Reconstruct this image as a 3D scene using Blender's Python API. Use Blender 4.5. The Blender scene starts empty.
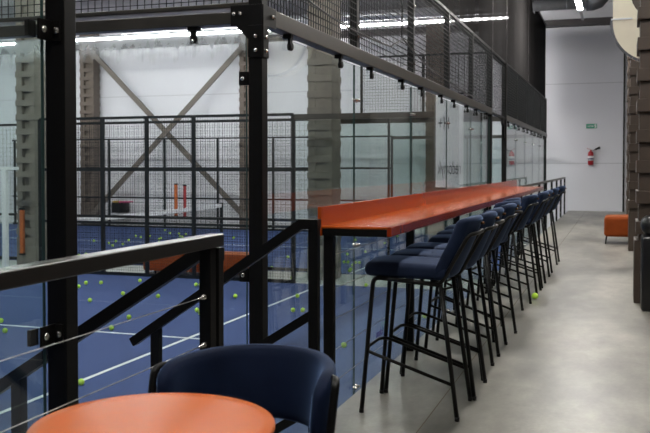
import bpy, bmesh, math, random
from mathutils import Vector, Matrix
random.seed(7)
C = bpy.context.scene.collection
SC = bpy.context.scene
pi = math.pi

# ------------------------------------------------------------------ materials
def new_mat(name):
    m = bpy.data.materials.new(name); m.use_nodes = True
    nt = m.node_tree
    return m, nt, nt.nodes['Principled BSDF'], nt.nodes['Material Output']

def pbr(name, col, rough=0.5, metal=0.0, noise=0.0, nscale=30.0, bump=0.0, spec=0.5, coat=0.0, sheen=0.0, sheen_col=None, rvar=0.0):
    m, nt, b, out = new_mat(name)
    b.inputs['Base Color'].default_value = (*col, 1)
    b.inputs['Roughness'].default_value = rough
    b.inputs['Metallic'].default_value = metal
    b.inputs['Specular IOR Level'].default_value = spec
    b.inputs['Coat Weight'].default_value = coat
    b.inputs['Coat Roughness'].default_value = 0.08
    if sheen:
        b.inputs['Sheen Weight'].default_value = sheen
        b.inputs['Sheen Roughness'].default_value = 0.35
        b.inputs['Sheen Tint'].default_value = (*(sheen_col or (1, 1, 1)), 1)
    tc = nt.nodes.new('ShaderNodeTexCoord')
    n = nt.nodes.new('ShaderNodeTexNoise'); n.inputs['Scale'].default_value = nscale
    n.inputs['Detail'].default_value = 6
    nt.links.new(tc.outputs['Object'], n.inputs['Vector'])
    if noise:
        mx = nt.nodes.new('ShaderNodeMix'); mx.data_type = 'RGBA'
        mx.inputs['A'].default_value = (*[max(0, c * (1 - noise)) for c in col], 1)
        mx.inputs['B'].default_value = (*[c * (1 + noise) for c in col], 1)
        nt.links.new(n.outputs['Fac'], mx.inputs['Factor'])
        nt.links.new(mx.outputs['Result'], b.inputs['Base Color'])
    if rvar:
        mr = nt.nodes.new('ShaderNodeMapRange')
        mr.inputs['To Min'].default_value = rough - rvar; mr.inputs['To Max'].default_value = rough + rvar
        nt.links.new(n.outputs['Fac'], mr.inputs['Value']); nt.links.new(mr.outputs['Result'], b.inputs['Roughness'])
    if bump:
        bp = nt.nodes.new('ShaderNodeBump'); bp.inputs['Strength'].default_value = bump; bp.inputs['Distance'].default_value = 0.002
        nt.links.new(n.outputs['Fac'], bp.inputs['Height']); nt.links.new(bp.outputs['Normal'], b.inputs['Normal'])
    return m

def emit(name, col, s):
    m, nt, b, out = new_mat(name)
    b.inputs['Base Color'].default_value = (*col, 1)
    b.inputs['Emission Color'].default_value = (*col, 1)
    b.inputs['Emission Strength'].default_value = s
    return m

def glass_mat(name, tint, dusty=False):
    m, nt, b, out = new_mat(name)
    nt.nodes.remove(b)
    tr = nt.nodes.new('ShaderNodeBsdfTransparent'); tr.inputs['Color'].default_value = (*tint, 1)
    gl = nt.nodes.new('ShaderNodeBsdfGlossy'); gl.inputs['Roughness'].default_value = 0.0
    fr = nt.nodes.new('ShaderNodeFresnel')
    gm = nt.nodes.new('ShaderNodeNewGeometry'); mi = nt.nodes.new('ShaderNodeMapRange')   # a thin pane: the far face reflects like the near one
    mi.inputs['To Min'].default_value = 1.45; mi.inputs['To Max'].default_value = 1 / 1.45
    nt.links.new(gm.outputs['Backfacing'], mi.inputs['Value']); nt.links.new(mi.outputs['Result'], fr.inputs['IOR'])
    mx = nt.nodes.new('ShaderNodeMixShader')
    nt.links.new(fr.outputs['Fac'], mx.inputs['Fac'])
    nt.links.new(tr.outputs['BSDF'], mx.inputs[1]); nt.links.new(gl.outputs['BSDF'], mx.inputs[2])
    last = mx
    if dusty:   # dried streaks of lime under the top edge of the pane
        geo = nt.nodes.new('ShaderNodeNewGeometry')
        mp = nt.nodes.new('ShaderNodeMapping'); mp.inputs['Scale'].default_value = (14, 14, 1.6)
        nz = nt.nodes.new('ShaderNodeTexNoise'); nz.inputs['Scale'].default_value = 1.6; nz.inputs['Detail'].default_value = 8
        nt.links.new(geo.outputs['Position'], mp.inputs['Vector']); nt.links.new(mp.outputs['Vector'], nz.inputs['Vector'])
        sp = nt.nodes.new('ShaderNodeSeparateXYZ'); nt.links.new(geo.outputs['Position'], sp.inputs['Vector'])
        mr = nt.nodes.new('ShaderNodeMapRange'); mr.inputs['From Min'].default_value = 1.86; mr.inputs['From Max'].default_value = 2.16
        nt.links.new(sp.outputs['Z'], mr.inputs['Value'])
        ad = nt.nodes.new('ShaderNodeMath'); ad.operation = 'ADD'
        nt.links.new(mr.outputs['Result'], ad.inputs[0]); nt.links.new(nz.outputs['Fac'], ad.inputs[1])
        rp = nt.nodes.new('ShaderNodeMapRange'); rp.inputs['From Min'].default_value = 1.0; rp.inputs['From Max'].default_value = 1.3
        rp.inputs['To Max'].default_value = 0.28
        nt.links.new(ad.outputs[0], rp.inputs['Value'])
        df = nt.nodes.new('ShaderNodeBsdfTranslucent'); df.inputs['Color'].default_value = (.85, .9, .92, 1)
        m2 = nt.nodes.new('ShaderNodeMixShader')
        nt.links.new(rp.outputs['Result'], m2.inputs['Fac']); nt.links.new(mx.outputs[0], m2.inputs[1]); nt.links.new(df.outputs[0], m2.inputs[2])
        last = m2
    nt.links.new(last.outputs[0], out.inputs['Surface'])
    return m

def net_mat(name, col, cover):
    """woven net: what a ray meets of the threads grows as it grazes the cloth"""
    m, nt, b, out = new_mat(name)
    nt.nodes.remove(b)
    geo = nt.nodes.new('ShaderNodeNewGeometry')
    dt = nt.nodes.new('ShaderNodeVectorMath'); dt.operation = 'DOT_PRODUCT'
    nt.links.new(geo.outputs['Incoming'], dt.inputs[0]); nt.links.new(geo.outputs['Normal'], dt.inputs[1])
    ab = nt.nodes.new('ShaderNodeMath'); ab.operation = 'ABSOLUTE'; nt.links.new(dt.outputs['Value'], ab.inputs[0])
    mxm = nt.nodes.new('ShaderNodeMath'); mxm.operation = 'MAXIMUM'; mxm.inputs[1].default_value = 0.12; nt.links.new(ab.outputs[0], mxm.inputs[0])
    dv = nt.nodes.new('ShaderNodeMath'); dv.operation = 'DIVIDE'; dv.inputs[0].default_value = 1.0; nt.links.new(mxm.outputs[0], dv.inputs[1])
    pw = nt.nodes.new('ShaderNodeMath'); pw.operation = 'POWER'; pw.inputs[0].default_value = 1 - cover; nt.links.new(dv.outputs[0], pw.inputs[1])
    tr = nt.nodes.new('ShaderNodeBsdfTransparent'); df = nt.nodes.new('ShaderNodeBsdfDiffuse'); df.inputs['Color'].default_value = (*col, 1)
    mx = nt.nodes.new('ShaderNodeMixShader')
    nt.links.new(pw.outputs[0], mx.inputs['Fac']); nt.links.new(df.outputs[0], mx.inputs[1]); nt.links.new(tr.outputs[0], mx.inputs[2])
    nt.links.new(mx.outputs[0], out.inputs['Surface'])
    return m

def concrete_mat():
    """power-floated concrete: cloudy patches, trowel marks, fine grain"""
    m, nt, b, out = new_mat('polished_concrete')
    tc = nt.nodes.new('ShaderNodeTexCoord')
    def noise(scale, detail, rough, stretch):
        mp = nt.nodes.new('ShaderNodeMapping'); mp.inputs['Scale'].default_value = stretch
        nt.links.new(tc.outputs['Object'], mp.inputs['Vector'])
        n = nt.nodes.new('ShaderNodeTexNoise'); n.inputs['Scale'].default_value = scale
        n.inputs['Detail'].default_value = detail; n.inputs['Roughness'].default_value = rough
        nt.links.new(mp.outputs['Vector'], n.inputs['Vector']); return n.outputs['Fac']
    def scale(x, f0, f1, t0, t1):
        r = nt.nodes.new('ShaderNodeMapRange')
        for k, v in (('From Min', f0), ('From Max', f1), ('To Min', t0), ('To Max', t1)): r.inputs[k].default_value = v
        nt.links.new(x, r.inputs['Value']); return r.outputs['Result']
    def mul(a, c):
        q = nt.nodes.new('ShaderNodeMath'); q.operation = 'MULTIPLY'; nt.links.new(a, q.inputs[0]); nt.links.new(c, q.inputs[1]); return q.outputs[0]
    cloud = noise(.8, 5, .6, (1.4, .55, 1)); fine = noise(2.6, 6, .65, (1.0, .6, 1)); grain = noise(45, 2, .5, (1, 1, 1))
    v = mul(mul(scale(cloud, .37, .63, .56, 1.38), scale(fine, .34, .66, .68, 1.30)), scale(grain, .3, .7, .94, 1.06))
    cm = nt.nodes.new('ShaderNodeVectorMath'); cm.operation = 'SCALE'; cm.inputs[0].default_value = (.208, .197, .172)
    nt.links.new(v, cm.inputs['Scale']); nt.links.new(cm.outputs['Vector'], b.inputs['Base Color'])
    nt.links.new(scale(fine, .3, .7, .30, .40), b.inputs['Roughness'])
    b.inputs['Specular IOR Level'].default_value = 0.33
    return m

def wall_panel_mat(name, col, axis_scale):
    """white sandwich panels with a fine joint every 1.2 m"""
    m, nt, b, out = new_mat(name)
    tc = nt.nodes.new('ShaderNodeTexCoord')
    sp = nt.nodes.new('ShaderNodeSeparateXYZ'); nt.links.new(tc.outputs['Object'], sp.inputs['Vector'])
    md = nt.nodes.new('ShaderNodeMath'); md.operation = 'PINGPONG'; md.inputs[1].default_value = axis_scale
    nt.links.new(sp.outputs['Z'], md.inputs[0])
    lt = nt.nodes.new('ShaderNodeMath'); lt.operation = 'LESS_THAN'; lt.inputs[1].default_value = 0.012
    nt.links.new(md.outputs[0], lt.inputs[0])
    n = nt.nodes.new('ShaderNodeTexNoise'); n.inputs['Scale'].default_value = 0.7; n.inputs['Detail'].default_value = 5
    nt.links.new(tc.outputs['Object'], n.inputs['Vector'])
    m1 = nt.nodes.new('ShaderNodeMix'); m1.data_type = 'RGBA'
    m1.inputs['A'].default_value = (*[c * .93 for c in col], 1); m1.inputs['B'].default_value = (*[c * 1.05 for c in col], 1)
    nt.links.new(n.outputs['Fac'], m1.inputs['Factor'])
    m2 = nt.nodes.new('ShaderNodeMix'); m2.data_type = 'RGBA'; m2.inputs['B'].default_value = (*[c * .72 for c in col], 1)
    nt.links.new(lt.outputs[0], m2.inputs['Factor']); nt.links.new(m1.outputs['Result'], m2.inputs['A'])
    nt.links.new(m2.outputs['Result'], b.inputs['Base Color']); b.inputs['Roughness'].default_value = 0.6
    return m

M = dict(
    concrete=concrete_mat(),
    turf=pbr('blue_turf', (.037, .064, .172), .85, noise=.28, nscale=90, bump=.4, spec=.2),
    line=pbr('white_line_paint', (.62, .68, .70), .8, noise=.1, nscale=40, spec=.2),
    gapfloor=pbr('grey_slab', (.30, .32, .31), .6, noise=.15, nscale=4),
    wall=wall_panel_mat('white_wall_panels', (.66, .66, .70), 1.2), darkwall=pbr('dark_side_wall', (.06, .055, .05), .7, noise=.15, nscale=2),
    ceil=pbr('dark_ceiling_sheet', (.10, .10, .115), .6, noise=.15, nscale=3),
    steelbeam=pbr('dark_roof_steel', (.035, .028, .03), .5, noise=.2, nscale=6),
    black=pbr('black_steel', (.0045, .0042, .004), .42, noise=.2, nscale=25, spec=.2),
    railblack=pbr('satin_black_handrail', (.012, .0105, .009), .33, noise=.2, nscale=20, spec=.5),
    bronze=pbr('dark_grey_steel', (.040, .036, .030), .36, metal=.2, noise=.15, nscale=14),
    tube=pbr('black_tube', (.005, .0048, .0045), .4, spec=.25, noise=.15, nscale=40),
    wire=pbr('dark_wire', (.004, .005, .0055), .55, spec=.2),
    fence=pbr('dark_green_black_steel', (.004, .006, .007), .5, spec=.25, noise=.1),
    bolt=pbr('zinc_bolt', (.62, .60, .56), .25, metal=1.0),
    cable=pbr('steel_cable', (.42, .40, .37), .35, metal=.8),
    glass=glass_mat('clear_glass', (.93, .965, .955)),
    glassd=glass_mat('clear_glass_with_lime_streaks', (.95, .975, .97), True),
    glassedge=pbr('green_glass_edge', (.035, .065, .06), .2, noise=.1),
    orange=pbr('orange_lacquer', (.43, .078, .009), .17, noise=.05, nscale=20, rvar=.04, spec=.45),
    orangetop=pbr('orange_table_lacquer', (.50, .105, .013), .33, noise=.07, nscale=35, rvar=.03, spec=.07),
    splash=pbr('shaded_upstand_lacquer', (.37, .058, .009), .17, noise=.05, nscale=20, spec=.5),  # counter orange darkened: weak light on the upright face put into the colour
    fascia=pbr('shaded_fascia_lacquer', (.30, .035, .008), .2, noise=.05, nscale=20, spec=.4),  # same counter orange, with the front edge's shade painted in
    velvet=pbr('navy_velvet', (.0125, .0205, .047), .75, noise=.45, nscale=9, bump=.15, spec=.12, sheen=.6, sheen_col=(.28, .42, .74)),
    velvetshade=pbr('shaded_navy_velvet', (.0055, .011, .032), .75, noise=.45, nscale=9, bump=.15, spec=.12, sheen=.5, sheen_col=(.25, .40, .75)),  # navy velvet with the unlit chair back's shade mixed into its colour
    ovelvet=pbr('orange_velvet', (.235, .046, .008), .8, noise=.2, nscale=9, spec=.15, sheen=.4, sheen_col=(1, .5, .2)),
    copper=pbr('copper_stud', (.10, .05, .028), .35, metal=1.0),
    ball=pbr('tennis_felt', (.52, .82, .09), .9, noise=.12, nscale=80, spec=.1),
    seam=pbr('pale_rubber_seam', (.75, .78, .62), .8),
    brown=pbr('brown_column_paint', (.050, .034, .024), .55, noise=.25, nscale=7),
    greytan=pbr('grey_tan_column_paint', (.17, .15, .125), .6, noise=.25, nscale=5),
    tan=pbr('tan_column_paint', (.105, .080, .062), .6, noise=.25, nscale=5),
    brace=pbr('tan_brace_paint', (.125, .105, .088), .6, noise=.2, nscale=4),
    galv=pbr('galvanised_sheet', (.50, .52, .56), .35, metal=.75, noise=.15, nscale=12),
    rim=pbr('dull_rim_steel', (.11, .115, .13), .45, metal=.4), duct=pbr('cream_duct_sheet', (.74, .69, .55), .45, noise=.08, nscale=5, metal=.1),
    red=pbr('extinguisher_red', (.38, .012, .02), .3),
    white=pbr('white_plastic', (.75, .75, .75), .45, noise=.05),
    netband=pbr('white_net_tape', (.88, .88, .88), .8, noise=.12, nscale=5),
    green=pbr('sign_green', (.0, .23, .13), .4),
    lime=pbr('lime_green_print', (.10, .55, .03), .5),
    navyprint=pbr('navy_print', (.03, .02, .16), .5),
    ink=pbr('dark_ink', (.02, .025, .03), .6),
    banner=pbr('white_banner_cloth', (.86, .87, .90), .7, noise=.04, nscale=2),
    foam=pbr('orange_foam', (.52, .12, .02), .7, noise=.1),
    redfoam=pbr('dark_red_foam', (.36, .025, .03), .7, noise=.1),
    bin=pbr('black_bin_plastic', (.006, .006, .007), .3, spec=.5),
    curtain=net_mat('dark_woven_net', (.02, .019, .019), .42),
    courtnet=net_mat('black_court_net', (.015, .016, .02), .10),
    led=emit('led_diffuser', (1.0, .985, .95), 46.0),
    ledfar=emit('far_led_diffuser', (1.0, .985, .96), 34.0),
    ledaisle=emit('aisle_led_diffuser', (1.0, .97, .92), 135.0),
    housing=pbr('lamp_housing', (.45, .45, .47), .4),
    pink=pbr('pink_print', (.6, .05, .2), .6), yellow=pbr('yellow_print', (.6, .4, .05), .6),
)

# ------------------------------------------------------------------ geometry helpers
class MB:
    """collects shapes (world coordinates) and links them as ONE mesh object"""
    def __init__(s): s.v = []; s.f = []; s.sm = []
    def add(s, verts, faces, smooth=False):
        k = len(s.v); s.v += [tuple(p) for p in verts]
        for f in faces: s.f.append(tuple(i + k for i in f)); s.sm.append(smooth)
        return s
    def box(s, x0, x1, y0, y1, z0, z1):
        v = [(x0, y0, z0), (x1, y0, z0), (x1, y1, z0), (x0, y1, z0), (x0, y0, z1), (x1, y0, z1), (x1, y1, z1), (x0, y1, z1)]
        return s.add(v, [(0, 3, 2, 1), (4, 5, 6, 7), (0, 1, 5, 4), (1, 2, 6, 5), (2, 3, 7, 6), (3, 0, 4, 7)])
    def rbox(s, x0, x1, y0, y1, z0, z1, r=.004, seg=2, cuts=0, fn=None, smooth=True):
        bm = bmesh.new(); bmesh.ops.create_cube(bm, size=1)
        for v in bm.verts:
            v.co = Vector(((x0 + x1) / 2 + v.co.x * (x1 - x0), (y0 + y1) / 2 + v.co.y * (y1 - y0), (z0 + z1) / 2 + v.co.z * (z1 - z0)))
        bmesh.ops.bevel(bm, geom=list(bm.edges), offset=r, segments=seg, profile=.5, affect='EDGES')
        if cuts:
            es = [e for e in bm.edges if e.calc_length() > max(3 * r, .05)]
            bmesh.ops.subdivide_edges(bm, edges=es, cuts=cuts, use_grid_fill=True)
        bm.verts.ensure_lookup_table(); bm.verts.index_update()
        vs = [v.co.copy() for v in bm.verts]
        if fn: vs = [Vector(fn(*p)) for p in vs]
        s.add(vs, [tuple(v.index for v in f.verts) for f in bm.faces], smooth)
        bm.free(); return s
    def tube(s, pts, r, n=10, closed=False, caps=True):
        pts = [Vector(p) for p in pts]; rings = []; N = len(pts)
        ref = None; vs = []
        for i, p in enumerate(pts):
            a = pts[(i - 1) % N] if (closed or i > 0) else p
            b = pts[(i + 1) % N] if (closed or i < N - 1) else p
            t = (b - a).normalized()
            if ref is None:
                ref = Vector((0, 0, 1)) if abs(t.z) < .9 else Vector((1, 0, 0))
            ref = (ref - t * ref.dot(t)).normalized(); bt = t.cross(ref)
            rr = r[i] if isinstance(r, (list, tuple)) else r
            for k in range(n):
                q = 2 * pi * k / n; vs.append(p + (ref * math.cos(q) + bt * math.sin(q)) * rr)
        fs = []
        for i in range(N if closed else N - 1):
            j = (i + 1) % N
            for k in range(n):
                fs.append((i * n + k, i * n + (k + 1) % n, j * n + (k + 1) % n, j * n + k))
        s.add(vs, fs, True)
        if caps and not closed:
            k0 = len(s.v) - len(vs)
            s.f.append(tuple(k0 + k for k in reversed(range(n)))); s.sm.append(False)
            s.f.append(tuple(k0 + (N - 1) * n + k for k in range(n))); s.sm.append(False)
        return s
    def bar(s, a, b, w, h, up=(0, 0, 1)):
        """rectangular bar from a to b, w across, h along up"""
        a = Vector(a); b = Vector(b); t = (b - a).normalized(); u = Vector(up); u = (u - t * u.dot(t)).normalized(); c = t.cross(u)
        v = []
        for p in (a, b):
            for sx, sz in ((-1, -1), (1, -1), (1, 1), (-1, 1)): v.append(p + c * sx * w / 2 + u * sz * h / 2)
        return s.add(v, [(0, 1, 2, 3), (7, 6, 5, 4), (0, 4, 5, 1), (1, 5, 6, 2), (2, 6, 7, 3), (3, 7, 4, 0)])
    def lathe(s, c, prof, n=40, axis='z'):
        vs = []; P = len(prof)
        for r, z in prof:
            for k in range(n):
                q = 2 * pi * k / n; x, y = r * math.cos(q), r * math.sin(q)
                if axis == 'z': vs.append((c[0] + x, c[1] + y, c[2] + z))
                elif axis == 'y': vs.append((c[0] + x, c[1] + z, c[2] + y))
                else: vs.append((c[0] + z, c[1] + x, c[2] + y))
        fs = [(i * n + k, i * n + (k + 1) % n, (i + 1) * n + (k + 1) % n, (i + 1) * n + k) for i in range(P - 1) for k in range(n)]
        s.add(vs, fs, True); k0 = len(s.v) - len(vs)
        s.f.append(tuple(k0 + k for k in reversed(range(n)))); s.sm.append(False)
        s.f.append(tuple(k0 + (P - 1) * n + k for k in range(n))); s.sm.append(False)
        return s
    def prism(s, poly, axis, a0, a1):
        """extrude a 2D outline along an axis: axis y -> poly is (x,z); axis x -> (y,z)"""
        n = len(poly)
        mk = {'y': lambda p, a: (p[0], a, p[1]), 'x': lambda p, a: (a, p[0], p[1]), 'z': lambda p, a: (p[0], p[1], a)}[axis]
        v = [mk(p, a0) for p in poly] + [mk(p, a1) for p in poly]
        f = [tuple(range(n)), tuple(reversed(range(n, 2 * n)))] + [(i, i + n, (i + 1) % n + n, (i + 1) % n) for i in range(n)]
        return s.add(v, f)
    def build(s, name, mat, parent=None, bevel=0.0):
        root = parent
        while root is not None and root.parent is not None: root = root.parent
        o = Vector(root.location) if root is not None else Vector((0, 0, 0))
        if root is None and s.v:      # put the origin at the thing's base
            xs, ys, zs = zip(*s.v); o = Vector(((min(xs) + max(xs)) / 2, (min(ys) + max(ys)) / 2, min(zs)))
        me = bpy.data.meshes.new(name)
        me.from_pydata([Vector(p) - o for p in s.v], [], s.f)
        me.polygons.foreach_set('use_smooth', s.sm)
        bm = bmesh.new(); bm.from_mesh(me); bmesh.ops.recalc_face_normals(bm, faces=bm.faces); bm.to_mesh(me); bm.free()
        if isinstance(mat, str): mat = M[mat]
        me.materials.append(mat)
        ob = bpy.data.objects.new(name, me); C.objects.link(ob)
        if parent is not None: ob.parent = parent
        else: ob.location = o
        if bevel:
            md = ob.modifiers.new('bevel', 'BEVEL'); md.width = bevel; md.segments = 2; md.limit_method = 'ANGLE'
        return ob

def tag(o, label, cat, group=None, kind=None):
    o['label'] = label; o['category'] = cat
    if group: o['group'] = group
    if kind: o['kind'] = kind
    return o
def thing(name, loc, label, cat, group=None):
    o = bpy.data.objects.new(name, None); C.objects.link(o); o.location = loc
    o.empty_display_size = .1
    return tag(o, label, cat, group)
def struct(o):
    o['kind'] = 'structure'; return o
def copy_tree(o, parent=None):
    c = o.copy(); C.objects.link(c)
    if parent is not None: c.parent = parent
    for ch in list(o.children): copy_tree(ch, c)
    return c
def fillet(pts, r, n=6):
    pts = [Vector(p) for p in pts]; out = [pts[0]]
    for i in range(1, len(pts) - 1):
        a = (pts[i - 1] - pts[i]); b = (pts[i + 1] - pts[i]); d = min(r, a.length * .45, b.length * .45)
        p0 = pts[i] + a.normalized() * d; p1 = pts[i] + b.normalized() * d
        for k in range(n + 1):
            t = k / n; out.append(p0 * (1 - t) ** 2 + pts[i] * 2 * t * (1 - t) + p1 * t * t)
    out.append(pts[-1]); return out
def lerp(a, b, t): return a + (b - a) * t
def mesh_text(body, size, mat, name, parent, M4, extrude=.001):
    cu = bpy.data.curves.new(name, 'FONT'); cu.body = body; cu.size = size; cu.extrude = extrude; cu.align_x = 'CENTER'; cu.align_y = 'CENTER'
    t = bpy.data.objects.new(name, cu); C.objects.link(t)
    dg = bpy.context.evaluated_depsgraph_get(); dg.update()
    me = bpy.data.meshes.new_from_object(t.evaluated_get(dg)); C.objects.unlink(t); bpy.data.objects.remove(t)
    me.transform(M4); me.materials.clear(); me.materials.append(M[mat])
    o = bpy.data.objects.new(name, me); C.objects.link(o); o.parent = parent
    return o

# ------------------------------------------------------------------ camera
F = 870.0; YAW = math.atan(295 / 870); PITCH = math.radians(1.5)
cam = bpy.data.cameras.new('camera'); co = bpy.data.objects.new('camera', cam); C.objects.link(co)
cam.sensor_width = 36; cam.lens = F / 650 * 36; cam.shift_y = -0.04264; cam.clip_end = 200
co.location = (0, 0, 1.35); co.rotation_euler = (pi / 2 - PITCH, 0, YAW)
cam.dof.use_dof = True; cam.dof.focus_distance = 5.0; cam.dof.aperture_fstop = 7.0
SC.camera = co

# ------------------------------------------------------------------ the setting
CZ = -0.77      # court level
GX = -2.05      # face of the courts' glass end walls
WF = 27.3
struct(MB().box(-1.48, 1.0, -4, WF, -.2, 0).build('floor', 'concrete'))
j = MB()
j.box(-.968, -.962, -4, WF, -.004, .0008)
struct(j.build('trim_1', pbr('joint_filler', (.13, .10, .07), .7)))
struct(MB().box(-1.482, -1.40, -4, WF, CZ, -.2).build('trim_2', 'gapfloor'))
cf = struct(MB().box(-25, -1.40, -10, WF, CZ - .2, CZ - .012).build('floor_slab', 'gapfloor'))
for k, (y0, y1) in enumerate(((-7.3, 2.86), (4.66, 14.70), (16.36, 26.45))):
    struct(MB().box(-22.1, GX + .09, y0, y1, CZ - .02, CZ).build('floor_%d' % (k + 1), 'turf'))
    ln = MB(); h = CZ + .003
    for xs in (-5.02, -19.08): ln.box(xs - .025, xs + .025, y0 + .06, y1 - .06, CZ - .005, h)
    ym = (y0 + y1) / 2 - .12
    ln.box(-19.28, -4.82, ym - .025, ym + .025, CZ - .005, h + .0005)
    struct(ln.build('trim_%d' % (k + 3), 'line'))
st = MB()
for k in range(4): st.box(-1.482 - .27 * (k + 1), -1.482 - .27 * k, 3.02, 4.12, CZ - .012, -.154 * (k + 1))
struct(st.build('floor_stairs', 'gapfloor', bevel=.006))
struct(MB().box(-25, 1.0, WF, WF + .2, CZ - .2, 7).build('wall_far', 'wall'))
struct(MB().box(.8, 1.0, -4, WF, 0, 7).build('wall_right', 'darkwall'))
struct(MB().box(-25.2, -25, -10, WF, CZ - .2, 7).build('wall_left', 'wall'))
struct(MB().box(-25.2, 1.0, -10, WF + .2, 6.3, 6.5).build('ceiling', 'ceil'))
pur = MB()
for y in (3, 9, 15):
    pur.box(-24.9, .7, y - .1, y + .1, 5.9, 6.3)
struct(pur.build('ceiling_beams', 'steelbeam'))
struct(MB().box(-24.9, .79, WF - .35, WF - .02, 5.53, 5.72).build('beam', 'steelbeam'))
struct(MB().box(.075, .12, WF - .1, WF - .01, 0, 5.5).build('trim_6', 'black'))

def column(name, x0, y0, z0, z1, w, d, mat, label, group=None, pitch=.30, base=.012, web=.10, prot=.012):
    """built-up column: two flanged legs tied by protruding batten plates"""
    t = thing(name, (x0 + w / 2, y0 + d / 2, z0), label, 'column', group); t['kind'] = 'structure'
    a = .3 * w
    lg = MB().box(x0, x0 + a, y0 + .012, y0 + d, z0, z1); lg.build('upright', mat, t)
    MB().box(x0 + w - a, x0 + w, y0 + .012, y0 + d, z0, z1).build('upright', mat, t)
    MB().box(x0 + a, x0 + w - a, y0 + web, y0 + d - .05, z0, z1).build('web_plate', mat, t)
    bt = MB(); z = z0 + .0; bt.rbox(x0 - base, x0 + w + .012, y0 - .006, y0 + d + .006, z0, z0 + .62, .004, 1, smooth=False)
    z = z0 + .68
    while z < z1 - .2:
        bt.rbox(x0 - prot, x0 + w + prot, y0 - prot, y0 + d + prot, z, z + pitch * .42, .004, 1, smooth=False); z += pitch
    bt.build('batten_plates', mat, t)
    return t
column('column', .178, 9.07, 0, 6.3, .52, .5, 'brown', 'nearest dark brown battened steel column at the right edge, behind the black bin', base=.04, prot=.026)
column('column', .145, 14.6, 0, 6.3, .52, .5, 'brown', 'second dark brown battened column, touching the orange ottoman', prot=.022)
column('column', .145, 20.2, 0, 6.3, .52, .5, 'brown', 'farthest brown battened column in the right row, beside the white wall')
column('column', -5.49, 15.2, CZ, 6.3, .46, .55, 'greytan', 'wide grey-tan battened column seen through glass behind the counter end', web=.03, prot=.012)
column('column', -12.06, 15.3, CZ, 6.3, .46, .5, 'greytan', 'tan battened column at the left edge with an orange foam guard')
for x, l in ((-18.33, 'tan battened column at the far wall, left of the diagonal braces'), (-12.1, 'tan battened column at the far wall where the right brace ends'), (-5.75, 'tan battened column at the far wall, seen through the upper mesh')):
    column('column', x, 26.75, CZ, 6.3, .55, .4, 'tan', l)

# diagonal braces on the far wall
def brace(a, b, y, label):
    t = thing('diagonal_brace', ((a[0] + b[0]) / 2, y, min(a[1], b[1])), label, 'brace')
    MB().bar((a[0], y, a[1]), (b[0], y, b[1]), .17, .07, (0, -1, 0)).build('brace_bar', 'brace', t)
    for p in (a, b):
        MB().box(p[0] - .09, p[0] + .09, y - .04, y + .04, p[1] - .16, p[1] + .16).build('gusset_plate', 'brace', t)
brace((-17.70, 5.3), (-11.90, -.35), 26.70, 'tan steel brace running down to the right across the white far wall')
brace((-11.87, 5.35), (-18.1, -.72), 26.58, 'tan steel brace running down to the left, crossing over the other')

# ------------------------------------------------------------------ court walls
def wire_panel(mb, axis, a0, a1, z0, z1, at, step=.05, r=.0021):
    n = max(1, round((a1 - a0) / step)); m = max(1, round((z1 - z0) / step))
    for i in range(n + 1):
        a = lerp(a0, a1, i / n)
        if axis == 'y': mb.box(at - r, at + r, a - r, a + r, z0, z1)
        else: mb.box(a - r, a + r, at - r, at + r, z0, z1)
    for k in range(m + 1):
        z = lerp(z0, z1, k / m)
        if axis == 'y': mb.box(at - r, at + r, a0, a1, z - r, z + r)
        else: mb.box(a0, a1, at - r, at + r, z - r, z + r)
    return mb
def bolt(mb, c, r=.011, ax='y', s=-1):
    prof = [(r, 0), (r, .006), (r * .7, .011), (.0008, .012)]
    return mb.lathe(c, [(p, q * s) for p, q in prof], 10, ax)
BZ0, BZ1 = 2.18, 2.28      # the beam on top of the glass
MT = 3.24                  # top of the mesh above it
PX0, PX1 = GX, GX + .085   # post depth
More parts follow.
